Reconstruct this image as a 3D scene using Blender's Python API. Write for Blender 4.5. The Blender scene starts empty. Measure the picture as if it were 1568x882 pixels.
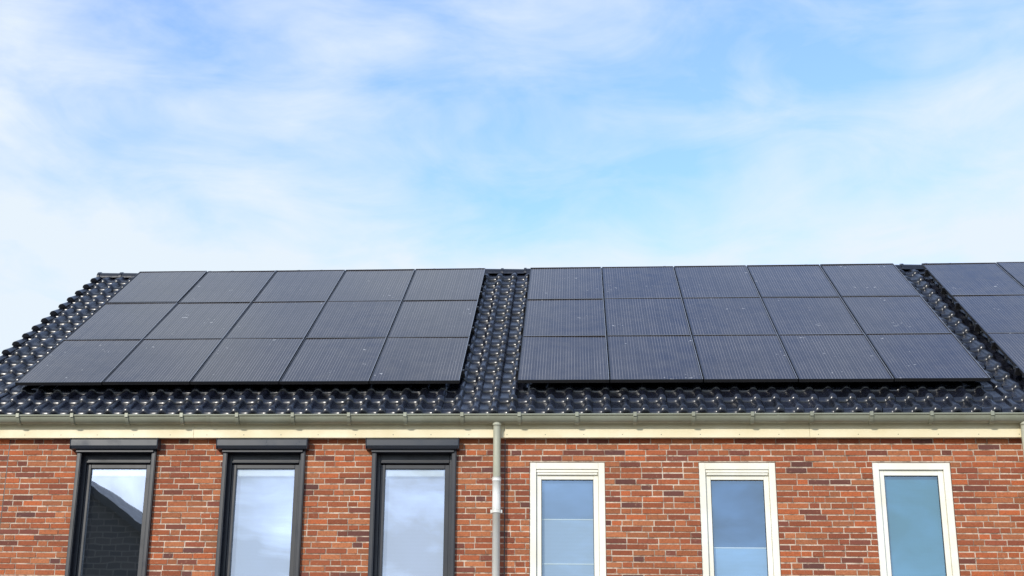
import bpy, math, random
import numpy as np
from mathutils import Vector, Matrix
random.seed(7)
sc=bpy.context.scene
try:
    sc.view_settings.view_transform='Standard'; sc.view_settings.look='None'; sc.view_settings.exposure=0; sc.view_settings.gamma=1
except Exception: pass

# ------------------------------------------------------------------ helpers
class MB:
    """mesh builder with material slots and optional face colour attribute"""
    def __init__(s): s.v=[];s.f=[];s.m=[];s.c=[];s.uv=[]
    def quad(s,a,b,c,d,m=0,col=None,uv=None):
        n=len(s.v); s.v+=[a,b,c,d]; s.f.append((n,n+1,n+2,n+3)); s.m.append(m); s.c.append(col); s.uv.append(uv)
    def box(s,x0,x1,y0,y1,z0,z1,m=0,col=None,skip=''):
        n=len(s.v)
        s.v+=[(x0,y0,z0),(x1,y0,z0),(x1,y1,z0),(x0,y1,z0),(x0,y0,z1),(x1,y0,z1),(x1,y1,z1),(x0,y1,z1)]
        F={'b':(0,3,2,1),'t':(4,5,6,7),'f':(0,1,5,4),'k':(2,3,7,6),'l':(3,0,4,7),'r':(1,2,6,5)}
        for k,f in F.items():
            if k in skip: continue
            s.f.append(tuple(n+i for i in f)); s.m.append(m); s.c.append(col); s.uv.append(None)
    def poly(s,pts,faces,m=0):
        n=len(s.v); s.v+=list(pts)
        for f in faces: s.f.append(tuple(n+i for i in f)); s.m.append(m); s.c.append(None); s.uv.append(None)
    def obj(s,name,mats,parent=None,smooth=False,bevel=0):
        me=bpy.data.meshes.new(name); me.from_pydata([tuple(p) for p in s.v],[],s.f)
        for m in mats: me.materials.append(m)
        me.polygons.foreach_set('material_index',s.m)
        if any(c is not None for c in s.c):
            at=me.attributes.new('bc','FLOAT_COLOR','FACE')
            arr=[]
            for c in s.c: arr+=list(c if c is not None else (1,1,1))+[1.0]
            at.data.foreach_set('color',arr)
        if any(u is not None for u in s.uv):
            ul=me.uv_layers.new(name='UVMap')
            for p,u in zip(me.polygons,s.uv):
                for j,li in enumerate(p.loop_indices):
                    ul.data[li].uv = u[j] if u else (0,0)
        if smooth: me.polygons.foreach_set('use_smooth',[True]*len(me.polygons))
        me.update()
        o=bpy.data.objects.new(name,me); sc.collection.objects.link(o)
        if parent: o.parent=parent
        if bevel:
            b=o.modifiers.new('bev','BEVEL'); b.width=bevel; b.segments=2; b.limit_method='ANGLE'
        return o
def empty(name):
    o=bpy.data.objects.new(name,None); sc.collection.objects.link(o); return o

class NT:
    def __init__(s,name):
        s.mat=bpy.data.materials.new(name); s.mat.use_nodes=True; s.t=s.mat.node_tree
        s.b=s.t.nodes['Principled BSDF']; s.out=s.t.nodes['Material Output']
    def n(s,t,**k):
        x=s.t.nodes.new(t)
        for a,b in k.items(): setattr(x,a,b)
        return x
    def l(s,a,b): s.t.links.new(a,b)
    def coord(s,kind='Object',scale=(1,1,1),rot=(0,0,0)):
        c=s.n('ShaderNodeTexCoord'); m=s.n('ShaderNodeMapping'); m.inputs['Scale'].default_value=scale; m.inputs['Rotation'].default_value=rot
        s.l(c.outputs[kind],m.inputs[0]); return m.outputs[0]
    def noise(s,vec,scale,detail=4,rough=.55):
        x=s.n('ShaderNodeTexNoise'); x.inputs['Scale'].default_value=scale; x.inputs['Detail'].default_value=detail; x.inputs['Roughness'].default_value=rough
        if vec is not None: s.l(vec,x.inputs['Vector'])
        return x.outputs['Fac']
    def rng(s,f,a,b,c,d,clamp=True):
        x=s.n('ShaderNodeMapRange'); x.clamp=clamp
        s.l(f,x.inputs[0])
        for i,v in zip((1,2,3,4),(a,b,c,d)): x.inputs[i].default_value=v
        return x.outputs[0]
    def math(s,op,a,b=0.0):
        x=s.n('ShaderNodeMath',operation=op)
        for i,v in enumerate((a,b)):
            if isinstance(v,(int,float)): x.inputs[i].default_value=v
            else: s.l(v,x.inputs[i])
        return x.outputs[0]
    def mix(s,f,a,b,mode='MIX'):
        x=s.n('ShaderNodeMix',data_type='RGBA',blend_type=mode)
        for i,v in ((0,f),(6,a),(7,b)):
            if isinstance(v,(int,float)): x.inputs[i].default_value=v
            elif isinstance(v,tuple): x.inputs[i].default_value=(*v,1) if len(v)==3 else v
            else: s.l(v,x.inputs[i])
        return x.outputs[2]
    def bump(s,h,st,dist=.01):
        x=s.n('ShaderNodeBump'); x.inputs['Strength'].default_value=st; x.inputs['Distance'].default_value=dist
        s.l(h,x.inputs['Height']); s.l(x.outputs[0],s.b.inputs['Normal'])

def paint(name,col,rough=.45,var=.15,dirt=.25,metal=0,spec=.5,scale=3):
    t=NT(name); v=t.coord()
    n1=t.noise(v,scale,4); n2=t.noise(v,scale*14,2)
    d=tuple(c*(1-dirt)*f for c,f in zip(col,(1,.97,.9)))
    c=t.mix(t.rng(n1,.35,.7,0,1),col,d)
    c=t.mix(t.rng(n2,.3,.7,0,var),c,tuple(x*.6 for x in col))
    t.l(c,t.b.inputs['Base Color']); t.l(t.rng(n1,.3,.7,rough-.08,rough+.12),t.b.inputs['Roughness'])
    t.b.inputs['Metallic'].default_value=metal; t.b.inputs['Specular IOR Level'].default_value=spec
    return t.mat

# ------------------------------------------------------------------ materials
def m_brick():
    t=NT('brick'); v=t.coord()
    a=t.n('ShaderNodeAttribute'); a.attribute_name='bc'
    n1=t.noise(v,.9,4); n2=t.noise(v,45,4,.7)
    c=t.mix(t.rng(n1,.3,.7,0,.25),a.outputs['Color'],(.27,.072,.026))
    c=t.mix(t.rng(n2,.45,.78,0,.55),c,(.10,.036,.024))
    c=t.mix(t.rng(t.noise(v,28,4,.7),.60,.74,0,.5),c,(.50,.28,.17))
    t.l(c,t.b.inputs['Base Color']); t.b.inputs['Roughness'].default_value=.88
    t.bump(n2,.5,.006)
    return t.mat
def m_mortar():
    t=NT('mortar'); v=t.coord(); n=t.noise(v,3,4); n2=t.noise(v,14,4,.7)
    c=t.mix(t.rng(n,.35,.65,0,1),(.72,.60,.47),(.52,.40,.30)); c=t.mix(t.rng(n2,.44,.64,0,.8),c,(.17,.11,.075))
    t.l(c,t.b.inputs['Base Color']); t.b.inputs['Roughness'].default_value=.95; return t.mat
def m_tile():
    t=NT('glazed_black_tile'); v=t.coord()
    a=t.n('ShaderNodeAttribute'); a.attribute_name='bc'
    n2=t.noise(v,35,3)
    c=t.mix(t.rng(n2,.5,.8,0,.5),(.007,.008,.013),(.022,.024,.034))
    c=t.mix(1.0,c,a.outputs['Color'],'MULTIPLY')
    t.l(c,t.b.inputs['Base Color']); t.l(t.rng(n2,.3,.75,.20,.36),t.b.inputs['Roughness'])
    t.b.inputs['Specular IOR Level'].default_value=.62
    return t.mat
def m_panel():
    t=NT('solar_glass')
    uv=t.n('ShaderNodeUVMap'); uv.uv_map='UVMap'
    sx=t.n('ShaderNodeSeparateXYZ'); t.l(uv.outputs[0],sx.inputs[0]); U,V=sx.outputs[0],sx.outputs[1]
    def line(c,period,width):
        f=t.math('FRACT',t.math('DIVIDE',c,period)); d=t.math('ABSOLUTE',t.math('SUBTRACT',f,.5))
        return t.math('GREATER_THAN',d,.5-width/period/2)
    bus=line(U,.0325,.006); cell=line(U,.1625,.005); cellv=line(V,.0825,.004)
    v=t.coord('Object'); n=t.noise(v,.8,4); n2=t.noise(v,5,4)
    c=t.mix(t.math('MULTIPLY',bus,t.rng(n,.35,.65,.35,.8)),(.026,.022,.027),(.25,.23,.22))
    c=t.mix(t.math('MULTIPLY',cellv,.3),c,(.07,.07,.08)); c=t.mix(t.math('MULTIPLY',cell,.5),c,(.01,.01,.012))
    c=t.mix(t.rng(n2,.35,.75,0.02,.10),c,(.34,.30,.25))
    w=t.noise(v,3.1,0); w2=t.noise(v,20,1)
    spot=t.math('MULTIPLY',t.math('GREATER_THAN',w,.71),t.math('GREATER_THAN',w2,.70))
    c=t.mix(t.math('MULTIPLY',spot,.5),c,(.7,.68,.65))
    t.l(c,t.b.inputs['Base Color']); t.l(t.rng(n2,.3,.7,.10,.18),t.b.inputs['Roughness'])
    t.b.inputs['Specular IOR Level'].default_value=.70
    return t.mat
def m_glass(name,fac,tint):
    t=NT(name); g=t.n('ShaderNodeBsdfGlossy'); g.inputs['Roughness'].default_value=.01; g.inputs['Color'].default_value=(*tint,1)
    tr=t.n('ShaderNodeBsdfTransparent'); tr.inputs[0].default_value=(.85,.92,.95,1)
    v=t.coord(); bp=t.n('ShaderNodeBump'); bp.inputs['Strength'].default_value=.03; bp.inputs['Distance'].default_value=.02
    t.l(t.noise(v,1.5,2),bp.inputs['Height']); t.l(bp.outputs[0],g.inputs['Normal'])
    mx=t.n('ShaderNodeMixShader'); mx.inputs[0].default_value=fac; t.l(tr.outputs[0],mx.inputs[1]); t.l(g.outputs[0],mx.inputs[2]); t.l(mx.outputs[0],t.out.inputs[0])
    return t.mat
def m_blind(name,col,pleat=.02):
    t=NT(name); v=t.coord(); w=t.n('ShaderNodeTexWave'); w.wave_type='BANDS'; w.bands_direction='Z'; w.inputs['Scale'].default_value=.314/pleat/2
    t.l(v,w.inputs['Vector'])
    n=t.noise(v,2,3)
    c=t.mix(t.rng(w.outputs['Fac'],0,1,0,.10),col,tuple(x*.6 for x in col)); c=t.mix(t.rng(n,.35,.65,0,.25),c,tuple(x*.75 for x in col))
    t.l(c,t.b.inputs['Base Color']); t.b.inputs['Roughness'].default_value=.9; return t.mat

BR=m_brick(); MO=m_mortar(); TI=m_tile(); PG=m_panel()
CREAM=paint('cream_fascia_paint',(.86,.76,.52),.5,.04,.08)
WHITE=paint('off_white_frame',(.88,.86,.76),.35,.04,.08)
ANTH=paint('anthracite_frame',(.019,.021,.029),.35,.05,.1)
BOXM=paint('anthracite_shutter_box',(.027,.033,.046),.3,.05,.1)
ZINC=paint('zinc_gutter',(.31,.32,.24),.4,.2,.25,metal=.1)
PIPE=paint('downspout_grey',(.46,.46,.36),.45,.1,.15)
PIPEW=paint('downspout_pale',(.78,.78,.74),.4,.05,.1)
BLK=paint('black_anodised',(.012,.012,.014),.35,.1,.1)
ALU=paint('frame_edge',(.38,.40,.45),.3,.05,.05,metal=.4)
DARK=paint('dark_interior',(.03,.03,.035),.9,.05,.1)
CONC=paint('concrete_sill',(.35,.34,.32),.8,.2,.3)
GL_D=m_glass('coated_glass',.50,(.80,.86,.98))
GL_W=m_glass('clear_glass',.28,(.66,.83,1.0))

# ------------------------------------------------------------------ dimensions (metres; camera eye at z=0, ground at -1.6)
GZ=-1.6; WY=15.40
al=0.5937; CA,SA=math.cos(al),math.sin(al); PY,PZ=15.6025,4.2146
def R(x,s,n): return (x, PY+s*CA-n*SA, PZ+s*SA+n*CA)
XL,XR=-7.02,10.1
SE,SR=-0.60,5.28
house=empty('brick_house')

ztop=3.257; C=.0625
def zz(k): return ztop-k*C
ups=[(-5.50,-4.62,zz(26),zz(-2),'d'),(-3.865,-2.965,zz(26),zz(-2),'d'),(-2.225,-1.32,zz(26),zz(-2),'d'),
     (-.532,.271,zz(26),zz(0),'w'),(1.256,2.06,zz(26),zz(0),'w'),(3.055,3.858,zz(26),zz(0),'w'),
     (5.0,5.8,zz(26),zz(0),'w'),(6.8,7.6,zz(26),zz(0),'w'),(8.6,9.4,zz(26),zz(0),'w')]
gnd=[(-5.5,-3.3,zz(62),zz(40),'d'),(-2.3,-1.35,GZ+.1,zz(40),'door'),(-.45,.5,GZ+.1,zz(40),'door'),(1.4,3.8,zz(62),zz(40),'w'),
     (5.0,5.95,GZ+.1,zz(40),'door'),(6.9,9.3,zz(62),zz(40),'w')]
ops=ups+gnd
WT=3.60
mw=MB()
xs=sorted(set([XL,XR]+[o[0] for o in ops]+[o[1] for o in ops])); zs=sorted(set([GZ,WT]+[o[2] for o in ops]+[o[3] for o in ops]))
my=WY+.005
for i in range(len(xs)-1):
    for j in range(len(zs)-1):
        cx=(xs[i]+xs[i+1])/2; cz=(zs[j]+zs[j+1])/2
        if any(o[0]<cx<o[1] and o[2]<cz<o[3] for o in ops): continue
        mw.quad((xs[i],my,zs[j]),(xs[i+1],my,zs[j]),(xs[i+1],my,zs[j+1]),(xs[i],my,zs[j+1]))
BD=25.0
gy=PY+SR*CA+.17*SA; gz=PZ+SR*SA-.17*CA
mw.quad((XR,my,GZ),(XR,BD-.2,GZ),(XR,BD-.2,WT),(XR,my,WT)); mw.quad((XL,BD-.2,GZ),(XL,my,GZ),(XL,my,WT),(XL,BD-.2,WT)); mw.quad((XR,BD-.2,GZ),(XL,BD-.2,GZ),(XL,BD-.2,WT),(XR,BD-.2,WT))
for x in (XL,XR): mw.poly([(x,my,WT),(x,BD-.2,WT),(x,gy,gz-.12)],[(0,1,2)])
mw.obj('mortar_wall',[MO],house)
pal=[(.36,.096,.034),(.41,.125,.045),(.31,.080,.030),(.45,.155,.060),(.27,.070,.032),(.18,.054,.034),(.38,.13,.052),(.115,.045,.038),(.45,.112,.034)]
wts=[5,5,5,3,3,2.0,3,1.1,3]
bm=MB(); JT=.0138
joints=[-6.30,-0.795,4.67]
k0=int((WT-ztop)/C); kk=-k0
while True:
    zt=ztop-kk*C; zb=zt-C+JT
    if zb<GZ: break
    segs=[(XL,XR)]
    for o in ops:
        if zt>o[2]+.01 and zb<o[3]-.01:
            ns=[]
            for a,b in segs:
                if o[1]<=a or o[0]>=b: ns.append((a,b)); continue
                if o[0]>a: ns.append((a,o[0]))
                if o[1]<b: ns.append((o[1],b))
            segs=ns
    for jx in joints:
        ns=[]
        for a,b in segs:
            if a<jx<b: ns+=[(a,jx-.005),(jx+.005,b)]
            else: ns.append((a,b))
        segs=ns
    for a,b in segs:
        x=a; x_first=True
        while x<b-.01:
            L=random.choice([.21,.21,.21,.10]) if not x_first else random.choice([.05,.10,.155,.21])
            x_first=False
            L+=random.uniform(-.004,.004)
            e=min(x+L,b)
            if b-e<.04: e=b
            if e-x>.012:
                c=random.choices(pal,wts)[0]; f=random.uniform(.78,1.2); c=tuple(q*f for q in c)
                d=random.uniform(-.004,.003); j=random.uniform(-.0018,.0018); h=random.uniform(-.002,.002)
                bm.box(x,e,WY+d,WY+.012,zb+j,zt+j+h,col=c,skip='k')
            x=e+JT*random.uniform(.5,1.0)
    kk+=1
bm.obj('facing_bricks',[BR],house)
ej=MB()
for jx in joints: ej.box(jx-.0048,jx+.0048,WY+.002,WY+.0045,GZ,WT-.1)
ej.obj('expansion_joints',[BLK],house)
rv=MB()
for x0,x1,z0,z1,k in ops:
    y0,y1=WY+.0055,WY+.25
    c=(.3,.1,.055)
    rv.quad((x0,y0,z0),(x0,y1,z0),(x0,y1,z1),(x0,y0,z1),col=c); rv.quad((x1,y1,z0),(x1,y0,z0),(x1,y0,z1),(x1,y1,z1),col=c)
    rv.quad((x0,y1,z1),(x1,y1,z1),(x1,y0,z1),(x0,y0,z1),col=c); rv.quad((x0,y0,z0),(x1,y0,z0),(x1,y1,z0),(x0,y1,z0),col=c)
rv.obj('window_reveals',[BR],house)

# ------------------------------------------------------------------ windows
def ring(mb,x0,x1,z0,z1,w,wt,y0,y1,m=0,wb=None):
    wb=w if wb is None else wb
    mb.box(x0,x0+w,y0,y1,z0,z1,m); mb.box(x1-w,x1,y0,y1,z0,z1,m)
    mb.box(x0+w,x1-w,y0+.0015,y1,z1-wt,z1,m); mb.box(x0+w,x1-w,y0+.0015,y1,z0,z0+wb,m)
def white_window(i,x0,x1,z0,z1,blinds,vent=True):
    mb=MB(); F=WY+.012
    ring(mb,x0+.003,x1-.003,z0+.003,z1-.003,.068,.072,F,F+.10)
    a0,a1,b0,b1=x0+.073,x1-.073,z0+.073,z1-.077
    top=b1
    if vent:
        mb.box(a0,a1,F+.012,F+.07,b1-.030,b1-.002); mb.box(a0+.01,a1-.01,F+.006,F+.03,b1-.058,b1-.036); top=b1-.066
        mb.box(a0,a1,F+.03,F+.07,b1-.064,b1-.032)
    ring(mb,a0,a1,b0,top,.052,.055 if not vent else .038,F+.030,F+.085)
    mb.obj('window_frame_white_%d'%i,[WHITE],house,bevel=.004)
    rb=MB(); g0,g1,h0,h1=a0+.052,a1-.052,b0+.052,top-(.055 if not vent else .038)
    ring(rb,g0,g1,h0,h1,.006,.006,F+.047,F+.06); rb.obj('glazing_bead_%d'%i,[ANTH],house)
    gb=MB(); gb.quad((g0,F+.055,h0),(g1,F+.055,h0),(g1,F+.055,h1),(g0,F+.055,h1)); gb.obj('window_glass_w%d'%i,[GL_W],house)
    zc=h1
    for n,(frac,col) in enumerate(blinds):
        zn=h1-frac
        if frac>2: zn=h0
        bb=MB(); bb.box(g0-.02,g1+.02,F+.10,F+.112,zn,zc); bb.obj('pleated_blind_w%d_%d'%(i,n),[m_blind('blind_w%d_%d'%(i,n),col)],house)
        if frac<2:
            r=MB(); r.box(g0-.02,g1+.02,F+.095,F+.115,zn-.012,zn-.0005); r.obj('blind_rail_w%d_%d'%(i,n),[WHITE],house,bevel=.002); zc=zn-.0125
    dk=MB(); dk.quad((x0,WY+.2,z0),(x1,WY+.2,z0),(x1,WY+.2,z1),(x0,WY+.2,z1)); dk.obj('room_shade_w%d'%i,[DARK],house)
    sl=MB(); sl.box(x0-.03,x1+.03,WY-.04,WY+.02,z0-.06,z0-.001); sl.obj('window_sill_w%d'%i,[CONC],house,bevel=.004)
def dark_window(i,x0,x1,z0,z1,col,head=True,box=True):
    zt=z1-.0; mb=MB(); F=WY+.055
    ring(mb,x0+.003,x1-.003,z0+.003,zt-.003,.075,.13,F,F+.10)
    a0,a1,b0,b1=x0+.078,x1-.078,z0+.078,zt-.14
    ring(mb,a0,a1,b0,b1,.05,.045,F+.025,F+.085)
    mb.box(a0,a1,F-.012,F+.02,b1+.012,b1+.032)
    mb.obj('window_frame_dark_%d'%i,[ANTH],house,bevel=.004)
    g0,g1,h0,h1=a0+.05,a1-.05,b0+.05,b1-.045
    gb=MB(); gb.quad((g0,F+.055,h0),(g1,F+.055,h0),(g1,F+.055,h1),(g0,F+.055,h1)); gb.obj('window_glass_d%d'%i,[GL_D],house)
    if head:
        hr=MB(); hr.box(g0+.01,g1-.01,F+.062,F+.1,h1-.075,h1-.002); hr.obj('blind_headrail_%d'%i,[WHITE],house,bevel=.003)
    bb=MB(); bb.box(g0-.02,g1+.02,F+.105,F+.115,h0,h1); bb.obj('pleated_blind_d%d'%i,[m_blind('blind_d%d'%i,col)],house)
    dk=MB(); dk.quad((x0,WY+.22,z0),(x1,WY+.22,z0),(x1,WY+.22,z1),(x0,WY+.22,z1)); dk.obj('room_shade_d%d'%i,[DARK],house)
    if box:
        gr=MB()
        for xa,xb in ((x0-.005,x0+.045),(x1-.045,x1+.005)):
            gr.box(xa,xb,WY-.045,WY-.004,z0,zt-.01); gr.box(xa+.008,xb-.008,WY-.052,WY-.046,z0,zt-.01)
        gr.obj('screen_guides_%d'%i,[ANTH],house,bevel=.003)
        X0,X1=x0-.06,x1+.03; yb=WY-.003; T=zt+.112; B=zt-.004
        sec=[(yb,T),(yb-.10,T),(yb-.125,T-.022),(yb-.125,B+.03),(yb-.10,B),(yb,B)]
        p=[(X0,a,b) for a,b in sec]+[(X1,a,b) for a,b in sec]; n=len(sec)
        bx=MB(); bx.poly(p,[(k,(k+1)%n,(k+1)%n+n,k+n) for k in range(n)]+[tuple(range(n-1,-1,-1)),tuple(range(n,2*n))])
        for xa,xb in ((X0-.008,X0-.0005),(X1+.0005,X1+.008)):
            bx.box(xa,xb,yb-.128,yb,B-.003,T+.003)
        bx.obj('roller_screen_box_%d'%i,[BOXM],house,bevel=.004)
        bt=MB(); bt.box(X0+.05,X1-.05,WY-.075,WY-.012,B-.03,B-.001); bt.obj('screen_bottom_bar_%d'%i,[ANTH],house,bevel=.003)
    sl=MB(); sl.box(x0-.03,x1+.03,WY-.04,WY+.02,z0-.06,z0-.001); sl.obj('window_sill_d%d'%i,[CONC],house,bevel=.004)
BL={3:[(.41,(.13,.19,.31)),(.88,(.40,.47,.58)),(9,(.40,.47,.58))],4:[(.70,(.006,.05,.15)),(9,(.30,.44,.60))],5:[(9,(.06,.23,.29))]}
DB={0:(.03,.03,.03),1:(.42,.50,.66),2:(.50,.52,.64)}
for i,(x0,x1,z0,z1,k) in enumerate(ups):
    if k=='w': white_window(i,x0,x1,z0,z1,BL.get(i,[(9,(.3,.35,.4))]),vent=(i in (3,4)))
    else: dark_window(i,x0,x1,z0,z1,DB[i])
for j,(x0,x1,z0,z1,k) in enumerate(gnd):
    i=20+j
    if k=='w': white_window(i,x0,x1,z0,z1,[(9,(.25,.27,.3))],False)
    elif k=='d': dark_window(i,x0,x1,z0,z1,(.2,.2,.2),False,False)
    else:
        mb=MB(); mt=ANTH if x0<-1 else WHITE
        ring(mb,x0+.003,x1-.003,z0,z1-.003,.07,.07,WY+.05,WY+.15,wb=.03)
        mb.box(x0+.073,x1-.073,WY+.07,WY+.12,z0+.03,z1-.075)
        for q in range(3): mb.box(x0+.2,x1-.2,WY+.06,WY+.0695,z0+.3+q*.55,z0+.7+q*.55)
        mb.box(x1-.15,x1-.13,WY+.02,WY+.07,z0+.95,z0+1.1)
        mb.obj('front_door_%d'%j,[mt],house,bevel=.006)
        st=MB(); st.box(x0-.1,x1+.1,WY-.35,WY+.04,GZ,z0-.004); st.obj('door_step_%d'%j,[CONC],house,bevel=.01)

# ------------------------------------------------------------------ fascia, gutter
fb=MB(); FY=15.305
edges=[XL-.05,-4.2,-.80,2.42,4.66,7.5,XR+.05]
for a,b in zip(edges[:-1],edges[1:]):
    fb.box(a+.001,b-.001,FY,FY+.02,3.502,3.70)
    fb.box(a+.001,b-.001,FY+.0205,WY+.02,3.512,3.524)
fb.obj('fascia_boards',[CREAM],house,bevel=.002)
nl=MB(); x=XL+.1
while x<XR:
    nl.box(x-.005,x+.005,FY-.002,FY-.0002,3.53,3.539)
    x+=.41
nl.obj('fascia_nails',[ZINC],house)
gm=MB(); GYc,GZt,GR=15.222,3.712,.074
def arc(x,r,y=GYc,z=GZt,n=14): return [(x,y-r*math.cos(math.pi*k/n),z-r*math.sin(math.pi*k/n)) for k in range(n+1)]
n=14; gx=XL-.06; cuts=[gx]
while gx<XR+.06: gx=min(gx+3.05,XR+.06); cuts.append(gx)
for a,b in zip(cuts[:-1],cuts[1:]):
    dz=random.uniform(-.0015,.0015)
    p=arc(a,GR,z=GZt+dz)+arc(b,GR,z=GZt+dz); gm.poly(p,[(k,k+1,k+n+2,k+n+1) for k in range(n)])
    p=arc(a,GR-.003,z=GZt+dz)+arc(b,GR-.003,z=GZt+dz); gm.poly(p,[(k+n+1,k+n+2,k+1,k) for k in range(n)])
    gm.poly(arc(a-.001,GR+.0035)+arc(a+.03,GR+.0035),[(k,k+1,k+n+2,k+n+1) for k in range(n)])
for x in (XL-.06,XR+.06): gm.poly(arc(x,GR),[tuple(range(n+1))])
for k in range(10):
    a0=2*math.pi*k/10;a1=2*math.pi*(k+1)/10
    q=lambda a,x:(x,GYc-GR-.004+.011*math.cos(a),GZt+.004+.011*math.sin(a))
    gm.poly([q(a0,XL-.06),q(a1,XL-.06),q(a1,XR+.06),q(a0,XR+.06)],[(0,1,2,3)])
gm.obj('rain_gutter',[ZINC],house,smooth=True)
gb=MB(); x=-1.245-.612*9
while x<XR:
    r1=GR+.012
    gb.poly(arc(x-.019,r1)+arc(x+.019,r1),[(k,k+1,k+n+2,k+n+1) for k in range(n)])
    for s in (-1,1):
        xx=x+s*.019; p=arc(xx,r1)+arc(xx,GR); gb.poly(p,[(k,k+1,k+n+2,k+n+1) for k in range(n)])
    gb.box(x-.017,x+.017,GYc-GR-.024,GYc-GR+.004,GZt-.018,GZt+.026)
    x+=.612
gb.obj('gutter_brackets',[ZINC],house)

def tube(mb,path,r,m=0,n=20):
    rings=[]
    for i,p in enumerate(path):
        p=Vector(p); a=Vector(path[max(i-1,0)]); b=Vector(path[min(i+1,len(path)-1)]); d=(b-a).normalized()
        u=d.cross(Vector((1,0,0))).normalized(); w=d.cross(u)
        rr=r[i] if isinstance(r,(list,tuple)) else r
        rings.append([tuple(p+u*rr*math.cos(2*math.pi*k/n)+w*rr*math.sin(2*math.pi*k/n)) for k in range(n)])
    pts=[q for g in rings for q in g]
    fc=[(i*n+k,i*n+(k+1)%n,(i+1)*n+(k+1)%n,(i+1)*n+k) for i in range(len(path)-1) for k in range(n)]
    fc+=[tuple(range(n)),tuple(range((len(path)-1)*n+n-1,(len(path)-1)*n-1,-1))]
    mb.poly(pts,fc,m)
for x in (-.875,4.605,10.0):
    PYc=15.255; r=.040
    a=MB(); tube(a,[(x,15.235,3.65),(x,15.245,3.60),(x,PYc,3.52),(x,PYc,3.06)],r)
    tube(a,[(x,15.235,3.66),(x,15.237,3.62)],.048)
    a.obj('downspout_upper',[PIPE],house,smooth=False)
    b=MB(); tube(b,[(x,PYc,3.065),(x,PYc,2.70)],.0445); tube(b,[(x,PYc,3.0645),(x,PYc,3.02)],.047)
    tube(b,[(x,PYc,2.70),(x,PYc,GZ)],.0405)
    b.obj('downspout_lower',[PIPEW],house)
    c=MB(); tube(c,[(x,PYc,2.715),(x,PYc,2.68)],.052); tube(c,[(x,PYc,.8),(x,PYc,.76)],.05)
    c.box(x-.01,x+.01,PYc+.04,WY,2.685,2.71); c.box(x-.062,x-.045,PYc-.012,PYc+.012,2.68,2.715); c.box(x+.045,x+.062,PYc-.012,PYc+.012,2.68,2.715)
    c.obj('pipe_clamp',[PIPEW],house,bevel=.002)
for o in list(sc.objects):
    if o.name.startswith('downspout'):
        for p in o.data.polygons: p.use_smooth=len(p.vertices)==4

# ------------------------------------------------------------------ roof tiles
TW=.2015; NROW=17; TLn=(SR-SE)/NROW
prof=[(0,.004),(.05,-.003),(.12,-.006),(.30,-.006),(.46,-.005),(.52,.002),(.57,.018),(.64,.031),(.72,.036),(.82,.036),(.90,.030),(.96,.016),(1.0,.002),(1.03,-.006)]
cols=int((XR+.08-(XL-.09))/TW)+1
N0=-.172
npf=len(prof)
def tiles(T):
    tb=MB()
    for r in range(NROW):
        s0=SE+r*TLn
        for c in range(cols):
            x0=XL-.09+c*TW+random.uniform(-.0015,.0015)
            tz=random.uniform(-.003,.003); ty=random.uniform(-.006,.006); sj=random.uniform(-.005,.005); tt=random.uniform(-.008,.008)
            rows=[(-.022,-.010),(-.020,.004),(-.006,.026),(.010,.040),(.03,.045),(.06,.043),(TLn*.5,.026),(TLn+.04,.002)]
            pts=[]
            for ds,dn in rows:
                for u,h in prof:
                    pts.append(T(x0+u*TW, s0+ds+sj, N0+dn+h+tz+ty*(u-.5)+tt*(ds/TLn)))
            fc=[(a*npf+k,a*npf+k+1,(a+1)*npf+k+1,(a+1)*npf+k) for a in range(len(rows)-1) for k in range(npf-1)]
            n=len(tb.v); tb.v+=pts; g=random.uniform(.6,1.6)
            for f in fc: tb.f.append(tuple(n+i for i in f)); tb.m.append(0); tb.c.append((g,g,g*random.choice([1,1,1.1]))); tb.uv.append(None)
    return tb
o=tiles(R).obj('roof_tiles_front',[TI],house,smooth=True)
RYc=gy+.03
me2=o.data.copy(); me2.name='roof_tiles_back'
co=np.empty(len(me2.vertices)*3); me2.vertices.foreach_get('co',co); co=co.reshape(-1,3); co[:,1]=2*RYc-co[:,1]; me2.vertices.foreach_set('co',co.ravel()); me2.flip_normals(); me2.update()
o2=bpy.data.objects.new('roof_tiles_back',me2); sc.collection.objects.link(o2); o2.parent=house
dk=MB()
x0,x1=XL-.02,XR+.02
a=R(x0,SE+.06,-.20);b=R(x1,SE+.06,-.20);c=R(x1,SR,-.20);d=R(x0,SR,-.20)
dk.quad(a,b,c,d); m=lambda p:(p[0],2*RYc-p[1],p[2]); dk.quad(m(b),m(a),m(d),m(c))
dk.obj('roof_deck',[BLK],house)
vt=MB()
for r in range(NROW):
    for side,x in ((0,XL-.10),(1,XR+.12)):
        s0=SE+r*TLn
        lo,hi=(x-.022,x+.0) if side==0 else (x,x+.022)
        p=[R(lo,s0,N0-.10),R(hi,s0,N0-.10),R(hi,s0+TLn+.03,N0-.125),R(lo,s0+TLn+.03,N0-.125),R(lo,s0,N0+.062),R(hi,s0,N0+.062),R(hi,s0+TLn+.03,N0+.028),R(lo,s0+TLn+.03,N0+.028)]
        F=[(0,3,2,1),(4,5,6,7),(0,1,5,4),(2,3,7,6),(3,0,4,7),(1,2,6,5)]
        vt.poly(p,F); vt.poly([m(q) for q in p],[f[::-1] for f in F])
        k=8; pts=[]
        for ds,rr in ((-.005,.056),(TLn+.03,.036)):
            for q in range(k+1):
                a=math.pi*q/k; pts.append(R((lo if side==0 else hi)+(.045 if side==0 else -.045)-rr*math.cos(a)*1.0, s0+ds, N0+.046-(.046 if ds>0 else 0)+rr*math.sin(a)))
        vt.poly(pts,[(q,q+1,q+k+2,q+k+1) for q in range(k)]+[tuple(range(k,-1,-1))])
vt.c=[(1,1,1)]*len(vt.f)
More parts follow.
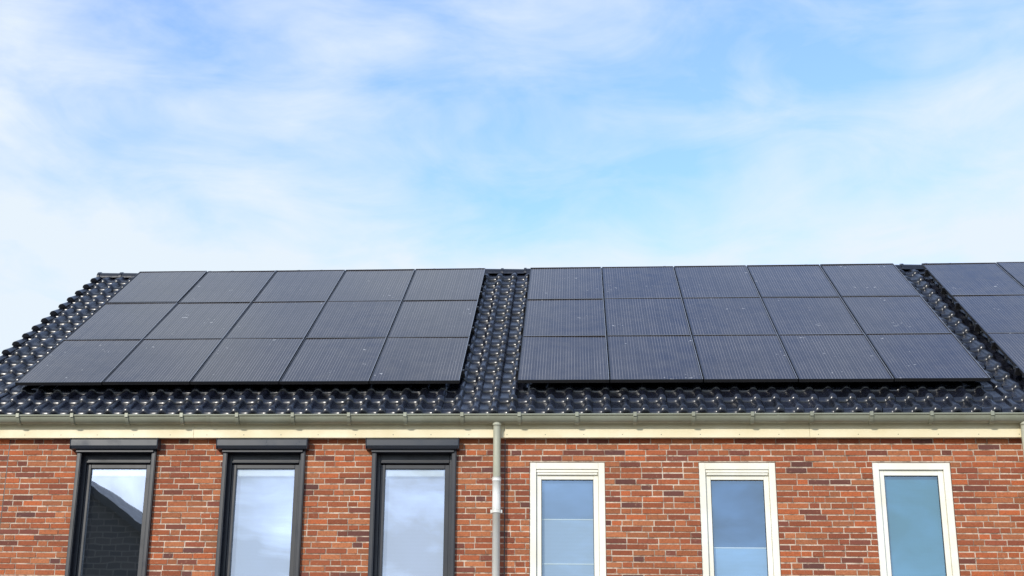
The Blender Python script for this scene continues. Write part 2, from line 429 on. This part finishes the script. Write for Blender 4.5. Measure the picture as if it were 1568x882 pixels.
vt.obj('verge_tiles',[TI],house,bevel=.004)
rt=MB(); x=XL-.12; zc=gz+.00
while x<XR+.1:
    L=.335; k=12; pts=[]
    j=random.uniform(-.004,.004)
    for xx,rr in ((x,.118),(x+.035,.120),(x+.037,.108),(x+L+.03,.100)):
        for q in range(k+1):
            a=math.pi*q/k; pts.append((xx,RYc-rr*1.15*math.cos(a),zc-.02+j+rr*math.sin(a)*1.0))
    rt.poly(pts,[(r_*(k+1)+q+1,r_*(k+1)+q,(r_+1)*(k+1)+q,(r_+1)*(k+1)+q+1) for r_ in range(3) for q in range(k)]+[tuple(range(k+1))])
    x+=L
rt.c=[(1,1,1)]*len(rt.f)
rt.obj('ridge_tiles',[TI],house,smooth=False)

# ------------------------------------------------------------------ solar arrays
def array(X0,ncol):
    par=empty('solar_panel_array')
    PW,PH=1.02,1.665; g=.012
    fr=MB(); gl=MB()
    FQ=[(0,3,2,1),(4,5,6,7),(0,1,5,4),(2,3,7,6),(3,0,4,7),(1,2,6,5)]
    def rb(xa,xb,sa,sb,na,nb,m=0):
        p=[R(xa,sa,na),R(xb,sa,na),R(xb,sb,na),R(xa,sb,na),R(xa,sa,nb),R(xb,sa,nb),R(xb,sb,nb),R(xa,sb,nb)]
        fr.poly(p,FQ,m)
    for i in range(ncol):
        for k in range(3):
            dn=random.uniform(-.004,.004)
            x0=X0+i*PW+g/2; x1=x0+PW-g; s0=k*PH+g/2; s1=s0+PH-g
            w=.010
            rb(x0,x0+w,s0,s1,-.035+dn,.001+dn,0); rb(x1-w,x1,s0,s1,-.035+dn,.001+dn,0)
            rb(x0+w,x1-w,s0,s0+w,-.035+dn,.0005+dn,0); rb(x0+w,x1-w,s1-w,s1,-.035+dn,.0005+dn,0)
            rb(x0+w,x1-w,s1-w*.9,s1-w*.1,.001+dn,.003+dn,1)
            rb(x1-w*.7,x1-.001,s0,s1,.0015+dn,.003+dn,1)
            tx,ts=random.uniform(-.003,.003),random.uniform(-.003,.003)
            xa,xb,sa,sb=x0+w,x1-w,s0+w,s1-w
            gl.quad(R(xa,sa,dn-.006-tx-ts),R(xb,sa,dn-.006+tx-ts),R(xb,sb,dn-.006+tx+ts),R(xa,sb,dn-.006-tx+ts),uv=[(0,0),(xb-xa,0),(xb-xa,sb-sa),(0,sb-sa)])
            bk=R(xa,sa,-.02),R(xb,sa,-.02),R(xb,sb,-.02),R(xa,sb,-.02); fr.quad(bk[3],bk[2],bk[1],bk[0],0)
    XE=X0+ncol*PW
    for k in range(3):
        for f in (.22,.78):
            s=k*PH+f*PH
            rb(X0-.03,XE+.03,s-.02,s+.02,-.085,-.04)
            for xe in (X0-.012,XE+.012): rb(xe-.012,xe+.012,s-.025,s+.025,-.0398,.004)
            xh=X0+.4
            while xh<XE:
                rb(xh-.015,xh+.015,s-.03,s+.03,-.16,-.0852); xh+=1.0
    fr.obj('panel_frames_and_rails',[BLK,ALU],par); gl.obj('panel_glass',[PG],par)
array(-6.4136,5); array(-.6778,5); array(4.80,5)

# ------------------------------------------------------------------ ground, pavement, road
def flat(name,x0,x1,y0,y1,z0,z1,mat,bevel=0):
    b=MB(); b.box(x0,x1,y0,y1,z0,z1); return b.obj(name,[mat],None,bevel=bevel)
t=NT('grass'); v=t.coord(); n1=t.noise(v,.15,5); n2=t.noise(v,6,5)
c=t.mix(t.rng(n1,.35,.65,0,1),(.05,.09,.025),(.08,.11,.035)); c=t.mix(t.rng(n2,.4,.7,0,.5),c,(.03,.05,.015)); t.l(c,t.b.inputs['Base Color']); t.b.inputs['Roughness'].default_value=1; t.bump(n2,.6,.05)
g=MB(); S=1500; g.quad((-S,-S,GZ-.1),(S,-S,GZ-.1),(S,S,GZ-.1),(-S,S,GZ-.1)); g.obj('ground',[t.mat])
t=NT('paving'); v=t.coord(); bt=t.n('ShaderNodeTexBrick'); t.l(v,bt.inputs['Vector'])
bt.inputs['Scale'].default_value=1; bt.inputs['Brick Width'].default_value=.3; bt.inputs['Row Height'].default_value=.3; bt.inputs['Mortar Size'].default_value=.006
bt.inputs['Color1'].default_value=(.27,.26,.24,1); bt.inputs['Color2'].default_value=(.33,.31,.29,1); bt.inputs['Mortar'].default_value=(.1,.09,.08,1)
t.l(bt.outputs[0],t.b.inputs['Base Color']); t.b.inputs['Roughness'].default_value=.9
flat('pavement',-60,60,2.6,15.05,GZ-.3,GZ,t.mat,.01)
t=NT('asphalt'); v=t.coord(); n1=t.noise(v,40,4); t.l(t.mix(n1,(.035,.035,.037),(.075,.073,.07)),t.b.inputs['Base Color']); t.b.inputs['Roughness'].default_value=.9; t.bump(n1,.4,.01)
flat('road',-60,60,-4.0,2.6,GZ-.3,GZ-.08,t.mat)
flat('garden_strip',XL,XR,15.05,WY-.002,GZ-.2,GZ+.005,CONC)

# ------------------------------------------------------------------ neighbouring house across the street (seen in the window panes)
nh=empty('brick_house'); q=MB()
hx0,hx1,hy0,hy1=-22.5,-9.8,-22,-12.5; ez=4.75; rx=-15.9; rz=8.95
q.quad((hx1,hy1,GZ),(hx0,hy1,GZ),(hx0,hy1,ez),(hx1,hy1,ez)); q.quad((hx0,hy0,GZ),(hx1,hy0,GZ),(hx1,hy0,ez),(hx0,hy0,ez))
q.quad((hx1,hy0,GZ),(hx1,hy1,GZ),(hx1,hy1,ez),(hx1,hy0,ez)); q.quad((hx0,hy1,GZ),(hx0,hy0,GZ),(hx0,hy0,ez),(hx0,hy1,ez))
q.poly([(hx0,hy1,ez),(hx1,hy1,ez),(rx,hy1,rz)],[(0,2,1)]); q.poly([(hx0,hy0,ez),(hx1,hy0,ez),(rx,hy0,rz)],[(0,1,2)])
t=NT('brick_far'); v=t.coord('Object',rot=(math.radians(90),0,0)); bt=t.n('ShaderNodeTexBrick'); t.l(v,bt.inputs['Vector'])
bt.inputs['Scale'].default_value=1; bt.inputs['Brick Width'].default_value=.44; bt.inputs['Row Height'].default_value=.19; bt.inputs['Mortar Size'].default_value=.02
bt.inputs['Color1'].default_value=(.03,.028,.03,1); bt.inputs['Color2'].default_value=(.075,.06,.05,1); bt.inputs['Mortar'].default_value=(.14,.12,.1,1)
t.l(bt.outputs[0],t.b.inputs['Base Color']); q.obj('walls',[t.mat],nh)
rf=MB()
for sx,xe in ((1,hx1+.4),(-1,hx0-.4)):
    zs_=ez-.3; 
    rf.poly([(rx,hy0-.3,rz+.15),(xe,hy0-.3,zs_),(xe,hy1+.5,zs_),(rx,hy1+.5,rz+.15),(rx,hy0-.3,rz-.1),(xe,hy0-.3,zs_-.25),(xe,hy1+.5,zs_-.25),(rx,hy1+.5,rz-.1)],
            [(0,1,2,3),(7,6,5,4),(2,6,7,3),(0,4,5,1),(1,5,6,2)])
rf.obj('roof',[BLK],nh)
wn=MB()
for xx in (-19.5,-16,-12.5):
    for z_ in (-.2,): wn.box(xx,xx+1.3,hy1+.001,hy1+.03,z_-.6,z_+.9)
wn.obj('windows',[WHITE],nh)

# ------------------------------------------------------------------ world sky
sd=Vector((-.40,-.86,.40)).normalized()
elev=math.asin(sd.z); rotz=math.atan2(sd.x,sd.y)
w=bpy.data.worlds.new('World'); sc.world=w; w.use_nodes=True; nt=w.node_tree
t=NT.__new__(NT); t.t=nt; t.mat=w
bg=nt.nodes['Background']; bg.inputs['Strength'].default_value=.1
sk=t.n('ShaderNodeTexSky'); sk.sky_type='NISHITA'; sk.sun_disc=False; sk.sun_elevation=elev; sk.sun_rotation=rotz; sk.air_density=1.0; sk.dust_density=.6; sk.ozone_density=1.5
tc=t.n('ShaderNodeTexCoord'); sp=t.n('ShaderNodeSeparateXYZ'); t.l(tc.outputs['Generated'],sp.inputs[0]); X,Z=sp.outputs[0],sp.outputs[2]
def mapped(scale,rot,loc=(0,0,0)):
    m_=t.n('ShaderNodeMapping'); m_.inputs['Scale'].default_value=scale; m_.inputs['Rotation'].default_value=rot; m_.inputs['Location'].default_value=loc; t.l(tc.outputs['Generated'],m_.inputs[0]); return m_.outputs[0]
m1=mapped((3.2,3.2,5.2),(0,math.radians(18),0),(.9,0,.55)); big=t.n('ShaderNodeTexNoise'); big.inputs['Scale'].default_value=1.5; big.inputs['Detail'].default_value=6; big.inputs['Roughness'].default_value=.5; big.inputs['Distortion'].default_value=.25; t.l(m1,big.inputs['Vector'])
m2=mapped((6,6,16),(0,math.radians(26),0)); fine=t.n('ShaderNodeTexNoise'); fine.inputs['Scale'].default_value=1.5; fine.inputs['Detail'].default_value=8; fine.inputs['Roughness'].default_value=.58; fine.inputs['Distortion'].default_value=.6; t.l(m2,fine.inputs['Vector'])
mask=t.rng(big.outputs['Fac'],.35,.68,0.02,.72,False)
mask=t.math('ADD',mask,t.rng(fine.outputs['Fac'],.35,.7,-.20,.28,False))
mask=t.math('ADD',mask,t.rng(X,-.36,0.0,.28,0.0))
mask=t.math('ADD',mask,t.rng(Z,.33,.45,.42,0.0))
mx=t.n('ShaderNodeClamp'); t.l(mask,mx.inputs[0]); mx.inputs[1].default_value=.05; mx.inputs[2].default_value=.97
blue=t.mix(1.0,sk.outputs[0],(2.35,2.70,3.45),'MULTIPLY')
col=t.mix(mx.outputs[0],blue,(8.2,9.1,9.8))
t.l(col,bg.inputs['Color'])
sun=bpy.data.lights.new('sun','SUN'); sun.energy=2.9; sun.angle=math.radians(2); sun.color=(1,.95,.86)
so=bpy.data.objects.new('sun',sun); sc.collection.objects.link(so); so.rotation_euler=sd.to_track_quat('Z','Y').to_euler()

# ------------------------------------------------------------------ camera
yaw,pi_,ro=.0938,.3274,.0203
cy,sy=math.cos(yaw),math.sin(yaw);cp,sp_=math.cos(pi_),math.sin(pi_)
fw=Vector((-sy*cp,cy*cp,sp_)); rg=Vector((cy,sy,0)); up=rg.cross(fw)
r2=rg*math.cos(ro)+up*math.sin(ro); u2=-rg*math.sin(ro)+up*math.cos(ro)
cam=bpy.data.cameras.new('camera'); co_=bpy.data.objects.new('camera',cam); sc.collection.objects.link(co_)
co_.matrix_world=Matrix(((r2.x,u2.x,-fw.x,0),(r2.y,u2.y,-fw.y,0),(r2.z,u2.z,-fw.z,0),(0,0,0,1)))
cam.sensor_width=36; cam.lens=36*2231.8/1568; cam.shift_x=98.21/1568; cam.shift_y=-2.47/1568; cam.clip_end=5000; cam.clip_start=.05
sc.camera=co_
